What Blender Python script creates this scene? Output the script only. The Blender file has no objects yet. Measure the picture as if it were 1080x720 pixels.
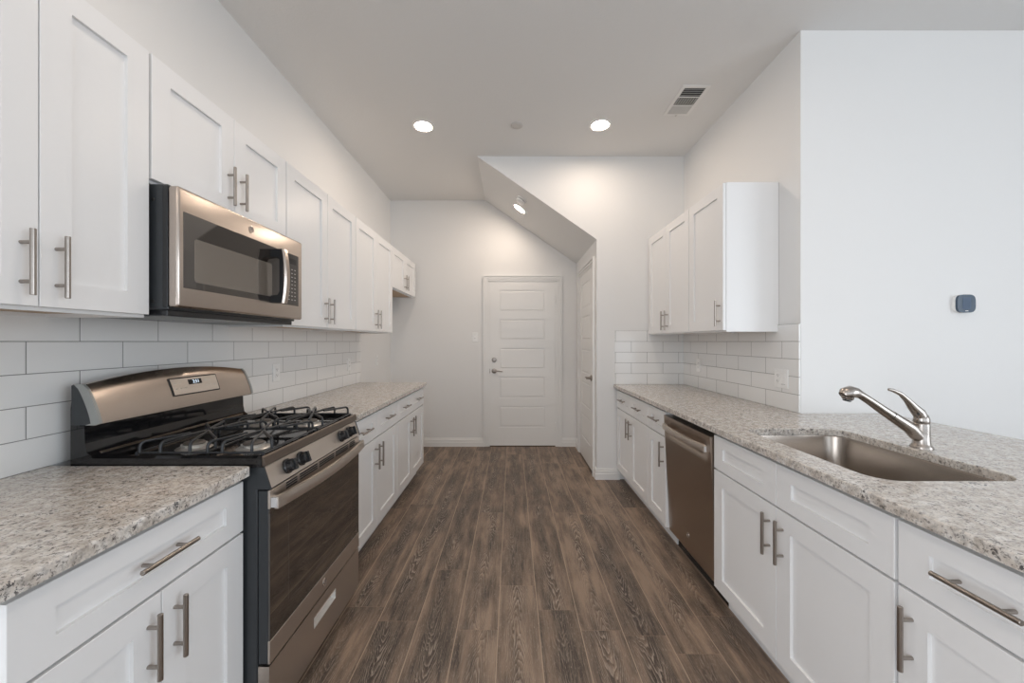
import bpy, bmesh, math, random
from mathutils import Vector, Matrix
random.seed(7)
PI = math.pi
sc = bpy.context.scene
COL = sc.collection

# ------------------------------------------------------------------ camera, world, exposure, daylight
H = 1.325
CEIL = 3.107
cam_d = bpy.data.cameras.new('camera'); cam = bpy.data.objects.new('camera', cam_d); COL.objects.link(cam)
cam.location = (0, 0, H); cam.rotation_euler = (PI/2, 0, 0)
cam_d.sensor_width = 36; cam_d.lens = 36*408/1080; cam_d.clip_start = 0.02
sc.camera = cam
sc.view_settings.view_transform = 'Standard'
sc.view_settings.look = 'None'
sc.view_settings.gamma = 1.0
sc.view_settings.use_curve_mapping = False
sc.view_settings.exposure = 0.20
w = bpy.data.worlds.new('world'); sc.world = w; w.use_nodes = True
w.node_tree.nodes['Background'].inputs[0].default_value = (0.75, 0.87, 1.0, 1)
w.node_tree.nodes['Background'].inputs[1].default_value = 1.0
def area(name, loc, rot, sx, sy, power, col):
    l = bpy.data.lights.new(name, 'AREA'); l.shape = 'RECTANGLE'; l.size = sx; l.size_y = sy
    l.energy = power; l.color = col
    o = bpy.data.objects.new(name, l); COL.objects.link(o); o.location = loc; o.rotation_euler = rot
    return o
DAY = (0.86, 0.93, 1.0)
REAR_Y, FAR_X = -4.6, 5.2
# daylight in the living-room window openings behind the camera and on the far right; the left one is added fill
area('daylight_rear_window', (0.55, REAR_Y+0.03, 1.45), (PI/2, 0, 0), 2.0, 2.2, 17, DAY)
area('daylight_rear_window', (3.35, REAR_Y+0.03, 1.45), (PI/2, 0, 0), 2.0, 2.2, 17, DAY)
area('daylight_side_window', (FAR_X-0.03, -1.9, 1.45), (0, PI/2, 0), 2.2, 3.2, 92, DAY)
area('added_left_fill', (-1.506, -1.9, 1.45), (0, -PI/2, 0), 2.2, 2.6, 60, (0.93, 0.96, 1.0))  # added fill from an invented left window, brightens the right cabinet fronts

# ------------------------------------------------------------------ node helpers
def mat_new(name):
    m = bpy.data.materials.new(name); m.use_nodes = True
    nt = m.node_tree
    return m, nt, nt.nodes['Principled BSDF']
def N(nt, t, **kw):
    n = nt.nodes.new(t)
    for k, v in kw.items(): setattr(n, k, v)
    return n
def plug(nt, sock, v):
    if hasattr(v, 'links') or isinstance(v, bpy.types.NodeSocket): nt.links.new(v, sock)
    else: sock.default_value = v
def M(nt, op, a, b=None, c=None):
    n = N(nt, 'ShaderNodeMath', operation=op)
    plug(nt, n.inputs[0], a)
    if b is not None: plug(nt, n.inputs[1], b)
    if c is not None: plug(nt, n.inputs[2], c)
    return n.outputs[0]
def ramp(nt, fac, stops):
    n = N(nt, 'ShaderNodeValToRGB'); nt.links.new(fac, n.inputs[0])
    e = n.color_ramp.elements
    while len(e) < len(stops): e.new(0.5)
    for i, (p, c) in enumerate(stops):
        e[i].position = p; e[i].color = (*c, 1) if len(c) == 3 else c
    return n.outputs[0]
def mix(nt, fac, a, b, mode='MIX'):
    n = N(nt, 'ShaderNodeMix', data_type='RGBA', blend_type=mode)
    plug(nt, n.inputs[0], fac)
    plug(nt, n.inputs[6], (*a, 1) if isinstance(a, tuple) and len(a) == 3 else a)
    plug(nt, n.inputs[7], (*b, 1) if isinstance(b, tuple) and len(b) == 3 else b)
    return n.outputs[2]
def noise(nt, vec, scale, detail=4, rough=0.5, dist=0.0):
    n = N(nt, 'ShaderNodeTexNoise'); nt.links.new(vec, n.inputs['Vector'])
    n.inputs['Scale'].default_value = scale; n.inputs['Detail'].default_value = detail
    n.inputs['Roughness'].default_value = rough; n.inputs['Distortion'].default_value = dist
    return n.outputs[0]
def comb(nt, x, y, z):
    n = N(nt, 'ShaderNodeCombineXYZ')
    plug(nt, n.inputs[0], x); plug(nt, n.inputs[1], y); plug(nt, n.inputs[2], z)
    return n.outputs[0]
def bump(nt, b, height, strength, dist):
    n = N(nt, 'ShaderNodeBump'); n.inputs['Strength'].default_value = strength; n.inputs['Distance'].default_value = dist
    nt.links.new(height, n.inputs['Height']); nt.links.new(n.outputs[0], b.inputs['Normal'])
def world_pos(nt): return N(nt, 'ShaderNodeNewGeometry').outputs['Position']

def simple(name, col, rough=0.5, metal=0.0, spec=0.5, noise_amt=0.0):
    m, nt, b = mat_new(name)
    b.inputs['Roughness'].default_value = rough; b.inputs['Metallic'].default_value = metal
    b.inputs['Specular IOR Level'].default_value = spec
    tc = N(nt, 'ShaderNodeTexCoord').outputs['Object']
    n = noise(nt, tc, 35, 3)
    d = 0.03 if noise_amt == 0 else noise_amt
    c = ramp(nt, n, [(0.3, tuple(x*(1-d) for x in col)), (0.7, tuple(min(1, x*(1+d)) for x in col))])
    nt.links.new(c, b.inputs['Base Color'])
    return m
def paint(name, col, rough, bscale, bstr):
    m, nt, b = mat_new(name)
    b.inputs['Base Color'].default_value = (*col, 1); b.inputs['Roughness'].default_value = rough
    p = world_pos(nt); n = noise(nt, p, bscale, 3, 0.6)
    bump(nt, b, n, bstr, 0.004)
    return m
MAT = {}
MAT['wall'] = paint('wall paint', (0.80, 0.795, 0.785), 0.6, 110, 0.10)
MAT['ceiling'] = paint('ceiling paint', (0.78, 0.775, 0.765), 0.8, 90, 0.30)
MAT['trim'] = paint('trim paint', (0.82, 0.815, 0.80), 0.35, 60, 0.02)
MAT['cabinet'] = paint('cabinet paint', (0.84, 0.84, 0.84), 0.32, 60, 0.02)
MAT['shadow_gap'] = simple('painted counter gap shade', (0.05, 0.048, 0.045), 0.8)  # near-black colour paints the shadow under the counter edge
MAT['black'] = simple('black enamel', (0.008, 0.008, 0.009), 0.07, 0, 0.6)
MAT['black_plastic'] = simple('black plastic', (0.015, 0.016, 0.018), 0.25)
MAT['iron'] = simple('cast iron', (0.035, 0.038, 0.042), 0.32, 0.3)
MAT['side_panel'] = simple('dark side panel', (0.04, 0.045, 0.05), 0.35, 0.2)
MAT['nickel'] = simple('brushed nickel', (0.36, 0.325, 0.295), 0.30, 1.0)
MAT['faucet'] = simple('faucet steel', (0.40, 0.365, 0.335), 0.27, 1.0)
MAT['chrome'] = simple('chrome', (0.85, 0.85, 0.86), 0.12, 1.0)
MAT['cap_grey'] = simple('grey end cap', (0.36, 0.37, 0.36), 0.35, 0.4)
MAT['burner_metal'] = simple('burner aluminium', (0.75, 0.73, 0.70), 0.35, 0.9)
MAT['burner_cap'] = simple('burner cap', (0.13, 0.115, 0.10), 0.4, 0.3)
MAT['plate'] = simple('white wall plate', (0.88, 0.88, 0.87), 0.35)
MAT['slot'] = simple('dark slot', (0.02, 0.02, 0.02), 0.6)
MAT['slate'] = simple('blue grey plastic', (0.055, 0.085, 0.125), 0.25)
MAT['slate_screen'] = simple('blue grey screen', (0.085, 0.125, 0.19), 0.12)
MAT['threshold'] = simple('dark threshold', (0.07, 0.045, 0.03), 0.4)
MAT['print'] = simple('printed marks', (0.55, 0.55, 0.53), 0.5)
MAT['grey_disc'] = simple('grey cover plate', (0.60, 0.58, 0.56), 0.5)
MAT['blade'] = simple('vent blade paint', (0.62, 0.61, 0.59), 0.5)
MAT['underside'] = simple('raw maple underside', (0.56, 0.40, 0.26), 0.55, 0, 0.4, 0.08)
MAT['duct'] = simple('dark duct', (0.03, 0.028, 0.026), 0.8)

def emissive(name, col, st):
    m, nt, b = mat_new(name)
    b.inputs['Base Color'].default_value = (*col, 1)
    b.inputs['Emission Color'].default_value = (*col, 1); b.inputs['Emission Strength'].default_value = st
    return m
MAT['lamp'] = emissive('lamp lens', (1.0, 0.83, 0.68), 135)
MAT['lamp_near'] = emissive('lamp lens dimmer', (1.0, 0.84, 0.70), 90)
MAT['digits'] = emissive('display digits', (0.75, 0.88, 1.0), 0.6)

def brushed(name, col, rough, axis, aniso=0.0):
    # fine brushing lines run along the given world axis
    m, nt, b = mat_new(name)
    b.inputs['Metallic'].default_value = 1.0
    p = N(nt, 'ShaderNodeSeparateXYZ'); nt.links.new(world_pos(nt), p.inputs[0])
    s = [900, 900, 900]; s[axis] = 12
    v = comb(nt, M(nt, 'MULTIPLY', p.outputs[0], s[0]), M(nt, 'MULTIPLY', p.outputs[1], s[1]), M(nt, 'MULTIPLY', p.outputs[2], s[2]))
    n = noise(nt, v, 1.0, 3)
    c = ramp(nt, n, [(0.25, tuple(x*0.995 for x in col)), (0.75, tuple(min(1, x*1.005) for x in col))])
    nt.links.new(c, b.inputs['Base Color'])
    nt.links.new(M(nt, 'MULTIPLY_ADD', n, 0.015, rough-0.007), b.inputs['Roughness'])
    if aniso:
        b.inputs['Anisotropic'].default_value = aniso
        t = N(nt, 'ShaderNodeTangent', direction_type='RADIAL', axis='Z'); nt.links.new(t.outputs[0], b.inputs['Tangent'])
    return m
MAT['steel'] = brushed('brushed stainless', (0.50, 0.435, 0.385), 0.27, 1, 0.5)
MAT['steel_soft'] = brushed('brushed stainless broad', (0.64, 0.58, 0.525), 0.42, 1, 0.4)
MAT['trim_bronze'] = brushed('dark bronze steel', (0.20, 0.165, 0.14), 0.33, 1, 0.3)
MAT['steel_bright'] = brushed('bright stainless', (0.80, 0.74, 0.68), 0.22, 1, 0.3)
MAT['satin'] = simple('satin aluminium', (0.85, 0.83, 0.80), 0.55, 0.7)
MAT['steel_dark'] = brushed('brushed stainless darker', (0.40, 0.335, 0.285), 0.30, 2, 0.3)
MAT['sink'] = brushed('sink steel', (0.40, 0.355, 0.315), 0.25, 1, 0.3)

def glass_black(name, col, rough=0.04, spec=0.9):
    m, nt, b = mat_new(name)
    b.inputs['Base Color'].default_value = (*col, 1); b.inputs['Roughness'].default_value = rough
    b.inputs['Specular IOR Level'].default_value = spec; b.inputs['IOR'].default_value = 1.6
    b.inputs['Coat Weight'].default_value = 0.4; b.inputs['Coat Roughness'].default_value = 0.02
    return m
MAT['glass'] = glass_black('dark oven glass', (0.035, 0.026, 0.02))
MAT['mw_glass'] = glass_black('dark microwave glass', (0.025, 0.02, 0.017), 0.04, 0.6)
MAT['mw_window'] = glass_black('microwave window', (0.15, 0.13, 0.11), 0.08, 0.6)
MAT['glass_line'] = glass_black('printed glass line', (0.07, 0.055, 0.045), 0.1)

def granite(name):
    m, nt, b = mat_new(name)
    p = world_pos(nt)
    base = ramp(nt, noise(nt, p, 34, 5, 0.62), [(0.32, (0.42, 0.375, 0.33)), (0.48, (0.62, 0.573, 0.52)), (0.66, (0.76, 0.74, 0.71))])
    warm = noise(nt, p, 7, 3, 0.5)
    base = mix(nt, M(nt, 'MULTIPLY', M(nt, 'SUBTRACT', warm, 0.46), 0.8), base, (0.55, 0.44, 0.35))
    # grey mineral grains and small dark flecks
    flk2 = ramp(nt, noise(nt, p, 130, 3, 0.6, 0.4), [(0.58, (0, 0, 0)), (0.62, (1, 1, 1))])
    base = mix(nt, M(nt, 'MULTIPLY', flk2, 0.7), base, (0.12, 0.105, 0.10))
    vor = N(nt, 'ShaderNodeTexVoronoi'); nt.links.new(p, vor.inputs['Vector']); vor.inputs['Scale'].default_value = 105
    fine = noise(nt, p, 95, 5, 0.7)
    grey = ramp(nt, fine, [(0.50, (0, 0, 0)), (0.60, (1, 1, 1))])
    base = mix(nt, M(nt, 'MULTIPLY', grey, 0.55), base, (0.30, 0.28, 0.265))
    gate = noise(nt, p, 18, 4, 0.6)
    flk = noise(nt, p, 90, 3, 0.6, 0.5)
    f2 = ramp(nt, flk, [(0.585, (0, 0, 0)), (0.62, (1, 1, 1))])
    g2 = ramp(nt, gate, [(0.38, (0, 0, 0)), (0.55, (1, 1, 1))])
    base = mix(nt, M(nt, 'MULTIPLY', M(nt, 'MULTIPLY', f2, g2), 0.85), base, (0.035, 0.032, 0.035))
    wht = ramp(nt, noise(nt, p, 48, 3, 0.6), [(0.60, (0, 0, 0)), (0.70, (1, 1, 1))])
    base = mix(nt, M(nt, 'MULTIPLY', wht, 0.6), base, (0.82, 0.80, 0.77))
    nt.links.new(base, b.inputs['Base Color'])
    b.inputs['Roughness'].default_value = 0.16
    b.inputs['Specular IOR Level'].default_value = 0.45
    return m
MAT['granite'] = granite('speckled granite')

def tiles(name, uaxis, u0):
    m, nt, b = mat_new(name)
    s = N(nt, 'ShaderNodeSeparateXYZ'); nt.links.new(world_pos(nt), s.inputs[0])
    u = M(nt, 'SUBTRACT', s.outputs[uaxis], u0); v = M(nt, 'SUBTRACT', s.outputs[2], 0.914)
    rowf = M(nt, 'DIVIDE', v, 0.10275); row = M(nt, 'FLOOR', rowf)
    par = M(nt, 'MODULO', row, 2.0)
    uu = M(nt, 'DIVIDE', M(nt, 'ADD', u, M(nt, 'MULTIPLY', par, 0.1515)), 0.303)
    colm = M(nt, 'FLOOR', uu)
    def edge(x, size):
        f = M(nt, 'FRACT', x); d = M(nt, 'MINIMUM', f, M(nt, 'SUBTRACT', 1.0, f))
        return M(nt, 'MULTIPLY', d, size)
    d = M(nt, 'MINIMUM', edge(uu, 0.303), edge(rowf, 0.10275))
    g = ramp(nt, M(nt, 'MULTIPLY', d, 100), [(0.10, (0, 0, 0)), (0.16, (1, 1, 1))])
    wn = N(nt, 'ShaderNodeTexWhiteNoise', noise_dimensions='3D'); nt.links.new(comb(nt, colm, row, 1.0), wn.inputs['Vector'])
    tone = M(nt, 'MULTIPLY_ADD', wn.outputs['Value'], 0.03, 0.83)
    tc = comb(nt, tone, tone, M(nt, 'MULTIPLY', tone, 0.99))
    c = mix(nt, g, (0.20, 0.20, 0.195), tc)
    nt.links.new(c, b.inputs['Base Color'])
    nt.links.new(M(nt, 'MULTIPLY_ADD', g, -0.5, 0.62), b.inputs['Roughness'])
    soft = ramp(nt, M(nt, 'MULTIPLY', d, 100), [(0.05, (0, 0, 0)), (0.45, (1, 1, 1))])
    wob = noise(nt, world_pos(nt), 9, 2)
    h = M(nt, 'ADD', soft, M(nt, 'MULTIPLY', wob, 0.5))
    bump(nt, b, h, 0.5, 0.0015)
    return m
MAT['tile_left'] = tiles('subway tile left', 1, 1.368-0.303*3)
MAT['tile_right'] = tiles('subway tile right', 1, 2.512-0.303*3)
MAT['tile_end'] = tiles('subway tile end', 0, 1.297-0.303*3)

def planks():
    m, nt, b = mat_new('wood plank floor')
    s = N(nt, 'ShaderNodeSeparateXYZ'); nt.links.new(world_pos(nt), s.inputs[0])
    PW, PL = 0.19, 1.22
    cx = M(nt, 'DIVIDE', M(nt, 'ADD', s.outputs[0], 0.064+0.19*40), PW); ci = M(nt, 'FLOOR', cx)
    wn = N(nt, 'ShaderNodeTexWhiteNoise', noise_dimensions='1D'); nt.links.new(ci, wn.inputs['W'])
    cy = M(nt, 'DIVIDE', M(nt, 'ADD', M(nt, 'ADD', s.outputs[1], 12.0), M(nt, 'MULTIPLY', wn.outputs['Value'], 3.7)), PL)
    ri = M(nt, 'FLOOR', cy)
    w2 = N(nt, 'ShaderNodeTexWhiteNoise', noise_dimensions='2D'); nt.links.new(comb(nt, ci, ri, 0.0), w2.inputs['Vector'])
    r = w2.outputs['Value']
    off = M(nt, 'MULTIPLY', r, 40.0)
    lx = M(nt, 'MULTIPLY', M(nt, 'FRACT', cx), PW)
    # cathedral grain: nested arches along each plank's wandering centre line
    wn1 = noise(nt, comb(nt, off, M(nt, 'MULTIPLY', s.outputs[1], 1.3), 0.0), 1.0, 2)
    cen = M(nt, 'MULTIPLY_ADD', M(nt, 'SUBTRACT', wn1, 0.5), 0.16, M(nt, 'MULTIPLY_ADD', r, 0.05, PW/2-0.025))
    dx = M(nt, 'SUBTRACT', lx, cen); ax = M(nt, 'ABSOLUTE', dx)
    sgn = M(nt, 'SUBTRACT', M(nt, 'MULTIPLY', M(nt, 'GREATER_THAN', r, 0.5), 2.0), 1.0)
    wob = noise(nt, comb(nt, M(nt, 'ADD', M(nt, 'MULTIPLY', s.outputs[0], 16.0), off), M(nt, 'MULTIPLY', s.outputs[1], 3.2), off), 1.0, 3, 0.6)
    field = M(nt, 'ADD', M(nt, 'MULTIPLY', M(nt, 'MULTIPLY', s.outputs[1], 15.0), sgn), M(nt, 'MULTIPLY', M(nt, 'POWER', ax, 1.5), 420.0))
    field = M(nt, 'ADD', field, M(nt, 'MULTIPLY', wob, 7.0))
    rings = M(nt, 'FRACT', field)
    line = ramp(nt, rings, [(0.0, (0, 0, 0)), (0.55, (0, 0, 0)), (0.82, (1, 1, 1)), (1.0, (0, 0, 0))])
    core = ramp(nt, M(nt, 'MULTIPLY', ax, 10), [(0.15, (1, 1, 1)), (0.60, (0, 0, 0))])
    fv = comb(nt, M(nt, 'MULTIPLY', s.outputs[0], 230.0), M(nt, 'MULTIPLY', s.outputs[1], 9.0), off)
    fine = noise(nt, fv, 1.0, 4, 0.65)
    bv = comb(nt, M(nt, 'MULTIPLY', s.outputs[0], 26.0), M(nt, 'MULTIPLY', s.outputs[1], 2.6), off)
    broad = noise(nt, bv, 1.0, 5, 0.6)
    patch = noise(nt, comb(nt, M(nt, 'MULTIPLY', s.outputs[0], 9.0), M(nt, 'MULTIPLY', s.outputs[1], 3.0), off), 1.0, 3, 0.55)
    tone = M(nt, 'ADD', M(nt, 'MULTIPLY', broad, 0.55), M(nt, 'MULTIPLY', patch, 0.45))
    tone = M(nt, 'ADD', tone, M(nt, 'MULTIPLY', M(nt, 'SUBTRACT', r, 0.5), 0.09))
    tone = M(nt, 'SUBTRACT', tone, M(nt, 'MULTIPLY', core, 0.05))
    base = ramp(nt, tone, [(0.37, (0.058, 0.042, 0.033)), (0.49, (0.165, 0.116, 0.085)), (0.61, (0.32, 0.228, 0.163))])
    fm = ramp(nt, fine, [(0.46, (0, 0, 0)), (0.64, (1, 1, 1))])
    base = mix(nt, M(nt, 'MULTIPLY', fm, 0.42), base, (0.30, 0.24, 0.19))
    lgate = ramp(nt, noise(nt, comb(nt, off, M(nt, 'MULTIPLY', s.outputs[1], 1.7), 3.0), 1.0, 3), [(0.40, (0.1, 0.1, 0.1)), (0.60, (1, 1, 1))])
    lg = M(nt, 'MULTIPLY', M(nt, 'MULTIPLY_ADD', core, 0.8, 0.2), lgate)
    dk = ramp(nt, rings, [(0.0, (1, 1, 1)), (0.40, (0, 0, 0))])
    base = mix(nt, M(nt, 'MULTIPLY', M(nt, 'MULTIPLY', dk, lg), 0.75), base, (0.032, 0.022, 0.017))
    lmask = M(nt, 'MULTIPLY', line, ramp(nt, fine, [(0.32, (0.15, 0.15, 0.15)), (0.55, (1, 1, 1))]))
    base = mix(nt, M(nt, 'MULTIPLY', M(nt, 'MULTIPLY', lmask, lg), 0.85), base, (0.46, 0.385, 0.32))
    pore = ramp(nt, noise(nt, comb(nt, M(nt, 'MULTIPLY', s.outputs[0], 420.0), M(nt, 'MULTIPLY', s.outputs[1], 55.0), off), 1.0, 2), [(0.60, (0, 0, 0)), (0.70, (1, 1, 1))])
    base = mix(nt, M(nt, 'MULTIPLY', pore, 0.5), base, (0.42, 0.34, 0.28))
    def edge(x, size):
        f = M(nt, 'FRACT', x); d = M(nt, 'MINIMUM', f, M(nt, 'SUBTRACT', 1.0, f))
        return M(nt, 'MULTIPLY', d, size)
    ex = edge(cx, PW); ey = edge(cy, PL)
    jx = ramp(nt, M(nt, 'MULTIPLY', ex, 100), [(0.12, (1, 1, 1)), (0.26, (0, 0, 0))])
    jy = ramp(nt, M(nt, 'MULTIPLY', ey, 100), [(0.09, (1, 1, 1)), (0.18, (0, 0, 0))])
    base = mix(nt, M(nt, 'MULTIPLY', jx, 0.8), base, (0.46, 0.35, 0.26))
    base = mix(nt, M(nt, 'MULTIPLY', jy, 0.6), base, (0.30, 0.21, 0.15))
    nt.links.new(base, b.inputs['Base Color'])
    nt.links.new(M(nt, 'MULTIPLY_ADD', fine, 0.25, 0.33), b.inputs['Roughness'])
    b.inputs['Specular IOR Level'].default_value = 0.4
    bump(nt, b, M(nt, 'SUBTRACT', fine, M(nt, 'MAXIMUM', jx, jy)), 0.25, 0.0012)
    return m
MAT['floor'] = planks()

# ------------------------------------------------------------------ mesh helpers
class MB:
    def __init__(s): s.bm = bmesh.new()
    def box(s, x0, x1, y0, y1, z0, z1, bev=0.0, seg=1):
        x0, x1 = sorted((x0, x1)); y0, y1 = sorted((y0, y1)); z0, z1 = sorted((z0, z1))
        r = bmesh.ops.create_cube(s.bm, size=1.0)
        vs = r['verts']
        for v in vs:
            v.co = Vector(((x0+x1)/2+v.co.x*(x1-x0), (y0+y1)/2+v.co.y*(y1-y0), (z0+z1)/2+v.co.z*(z1-z0)))
        if bev > 0:
            es = list({e for v in vs for e in v.link_edges})
            bmesh.ops.bevel(s.bm, geom=es, offset=bev, segments=seg, affect='EDGES', profile=0.5)
        return s
    def lathe(s, c, axis, prof, n=28):
        # prof: list of (radius, height along axis); closed at both ends
        a = Vector(axis).normalized(); t = Vector((0, 0, 1)) if abs(a.z) < 0.9 else Vector((1, 0, 0))
        u = a.cross(t).normalized(); v = a.cross(u); c = Vector(c); rings = []
        for r, h in prof:
            rings.append([s.bm.verts.new(c+a*h+(u*math.cos(2*PI*i/n)+v*math.sin(2*PI*i/n))*max(r, 1e-5)) for i in range(n)])
        for A, B in zip(rings, rings[1:]):
            for i in range(n):
                s.bm.faces.new((A[i], A[(i+1) % n], B[(i+1) % n], B[i]))
        s.bm.faces.new(rings[0][::-1]); s.bm.faces.new(rings[-1])
        return s
    def cyl(s, p0, p1, r, n=20, bev=0.0):
        p0, p1 = Vector(p0), Vector(p1); L = (p1-p0).length
        pr = [(r-bev, 0), (r, bev), (r, L-bev), (r-bev, L)] if bev else [(r, 0), (r, L)]
        return s.lathe(p0, p1-p0, pr, n)
    def tube(s, pts, rad, n=10, flat=None):
        pts = [Vector(p) for p in pts]; m = len(pts)
        rad = rad if isinstance(rad, (list, tuple)) else [rad]*m
        rings = []; up = None
        for i, p in enumerate(pts):
            d = (pts[min(i+1, m-1)]-pts[max(i-1, 0)]).normalized()
            if up is None:
                up = Vector((0, 0, 1)) if abs(d.z) < 0.9 else Vector((0, 1, 0))
            u = d.cross(up).normalized(); v = u.cross(d).normalized(); up = v
            fu, fv = flat if flat else (1, 1)
            rings.append([s.bm.verts.new(p+u*math.cos(2*PI*k/n)*rad[i]*fu+v*math.sin(2*PI*k/n)*rad[i]*fv) for k in range(n)])
        for A, B in zip(rings, rings[1:]):
            for k in range(n): s.bm.faces.new((A[k], A[(k+1) % n], B[(k+1) % n], B[k]))
        s.bm.faces.new(rings[0][::-1]); s.bm.faces.new(rings[-1])
        return s
    def prism(s, poly, f, d0, d1):
        # poly in 2D, f(a, b, d) -> xyz
        A = [s.bm.verts.new(f(a, b, d0)) for a, b in poly]; B = [s.bm.verts.new(f(a, b, d1)) for a, b in poly]
        n = len(poly)
        s.bm.faces.new(A); s.bm.faces.new(B[::-1])
        for i in range(n): s.bm.faces.new((A[i], B[i], B[(i+1) % n], A[(i+1) % n]))
        return s
    def grid(s, P):
        V = [[s.bm.verts.new(p) for p in row] for row in P]
        for i in range(len(V)-1):
            for j in range(len(V[0])-1): s.bm.faces.new((V[i][j], V[i+1][j], V[i+1][j+1], V[i][j+1]))
        return V
    def build(s, name, mat, parent=None, smooth=None):
        bmesh.ops.recalc_face_normals(s.bm, faces=s.bm.faces)
        me = bpy.data.meshes.new(name); s.bm.to_mesh(me); s.bm.free()
        o = bpy.data.objects.new(name, me); COL.objects.link(o)
        me.materials.append(MAT[mat] if isinstance(mat, str) else mat)
        if smooth: shade(me, smooth)
        if parent is not None:
            o.parent = parent
            loc = world_loc(parent)
            for v in me.vertices: v.co -= loc
        return o
def world_loc(o):
    l = Vector((0, 0, 0))
    while o is not None: l += o.location; o = o.parent
    return l
def shade(me, ang):
    for p in me.polygons: p.use_smooth = True
    try: me.set_sharp_from_angle(angle=math.radians(ang))
    except Exception: pass
def thing(name, label, cat, loc, group=None):
    o = bpy.data.objects.new(name, None); COL.objects.link(o); o.location = loc; o.empty_display_size = 0.1
    o['label'] = label; o['category'] = cat
    if group: o['group'] = group
    return o
def tag(o, label, cat, group=None):
    o['label'] = label; o['category'] = cat
    if group: o['group'] = group
    return o
def struct(o): o['kind'] = 'structure'; return o
def set_origin(o, p):
    # move a lone mesh's origin to its base without moving the mesh
    p = Vector(p)
    for v in o.data.vertices: v.co -= p
    o.location = p
    return o
def text_mesh(name, body, size, mat, parent, mtx, ext=0.0004):
    cu = bpy.data.curves.new('txt', 'FONT'); cu.body = body; cu.size = size; cu.extrude = ext
    cu.align_x = 'CENTER'; cu.align_y = 'CENTER'
    t = bpy.data.objects.new('txt', cu); COL.objects.link(t)
    dg = bpy.context.evaluated_depsgraph_get()
    me = bpy.data.meshes.new_from_object(t.evaluated_get(dg))
    bpy.data.objects.remove(t); bpy.data.curves.remove(cu)
    me.transform(mtx); me.name = name; me.materials.clear(); me.materials.append(MAT[mat])
    o = bpy.data.objects.new(name, me); COL.objects.link(o)
    if parent is not None:
        o.parent = parent; loc = world_loc(parent)
        for v in me.vertices: v.co -= loc
    return o
def frame_mtx(origin, right, up):
    r, u = Vector(right).normalized(), Vector(up).normalized(); n = r.cross(u)
    m = Matrix.Identity(4)
    for i in range(3): m[i][0] = r[i]; m[i][1] = u[i]; m[i][2] = n[i]; m[i][3] = origin[i]
    return m

# ------------------------------------------------------------------ the room
WL, BY = -1.536, 4.89              # left wall face, back wall face
SX, SY = 0.815, 3.723              # stair wall corner
KX, KY = 1.655, 2.218              # kitchen right wall face / its near end
struct(MB().box(WL-0.2, FAR_X+0.2, REAR_Y-0.2, BY+0.2, -0.12, 0).build('floor', 'floor'))
struct(MB().box(WL-0.2, FAR_X+0.2, REAR_Y-0.2, BY+0.2, CEIL, CEIL+0.12).build('ceiling', 'ceiling'))
struct(MB().box(WL, SX+0.0, BY, BY+0.14, 0, CEIL).build('wall_back', 'wall'))
xyz = lambda a, b, d: (a, d, b)
struct(MB().prism([(-0.335, CEIL), (SX, 2.308), (SX, 0), (KX+0.4, 0), (KX+0.4, CEIL)], xyz, SY, BY+0.14).build('wall_stair', 'wall'))
struct(MB().prism([(KX, KY), (FAR_X, KY), (FAR_X, KY+0.13), (KX+0.13, KY+0.13), (KX+0.13, SY), (KX, SY)],
                  lambda a, b, d: (a, b, d), 0, CEIL).build('wall_right', 'wall'))
def wall_with_windows(name, along, c0, c1, t0, t1, holes):
    # along 'x': wall spans x c0..c1, thickness y t0..t1; holes (u0,u1,z0,z1)
    mb = MB()
    def b(u0, u1, z0, z1):
        if along == 'x': mb.box(u0, u1, t0, t1, z0, z1)
        else: mb.box(t0, t1, u0, u1, z0, z1)
    holes = sorted(holes); u = c0
    for (a, bb, z0, z1) in holes:
        b(u, a, 0, CEIL); b(a, bb, 0, z0); b(a, bb, z1, CEIL); u = bb
    b(u, c1, 0, CEIL)
    return struct(mb.build(name, 'wall'))
wall_with_windows('wall_rear', 'x', WL, FAR_X, REAR_Y-0.14, REAR_Y, [(-0.45, 1.55, 0.35, 2.55), (2.35, 4.35, 0.35, 2.55)])
wall_with_windows('wall_far_right', 'y', REAR_Y-0.14, KY+0.13, FAR_X, FAR_X+0.14, [(-3.5, -0.3, 0.35, 2.55)])
wall_with_windows('wall_left', 'y', REAR_Y-0.14, BY+0.14, WL-0.14, WL, [(-3.2, -0.6, 0.35, 2.55)])  # unseen opening added to the left wall for the fill light
def window(idx, along, u0, u1, z0, z1, t0, t1, n):
    fr = MB()
    def b(a, bb, c, d, q0=t0, q1=t1):
        if along == 'x': fr.box(a, bb, q0, q1, c, d)
        else: fr.box(q0, q1, a, bb, c, d)
    b(u0, u0+0.05, z0, z1); b(u1-0.05, u1, z0, z1); b(u0, u1, z0, z0+0.05); b(u0, u1, z1-0.05, z1)
    for k in range(1, n):
        u = u0+(u1-u0)*k/n; b(u-0.02, u+0.02, z0, z1)
    return struct(fr.build('window_%d' % idx, 'trim'))
window(1, 'x', -0.45, 1.55, 0.35, 2.55, REAR_Y-0.13, REAR_Y-0.06, 2)
window(2, 'x', 2.35, 4.35, 0.35, 2.55, REAR_Y-0.13, REAR_Y-0.06, 2)
window(4, 'y', -3.2, -0.6, 0.35, 2.55, WL-0.13, WL-0.06, 2)  # unseen frame around the added left fill light
window(3, 'y', -3.5, -0.3, 0.35, 2.55, FAR_X+0.06, FAR_X+0.13, 3)

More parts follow.
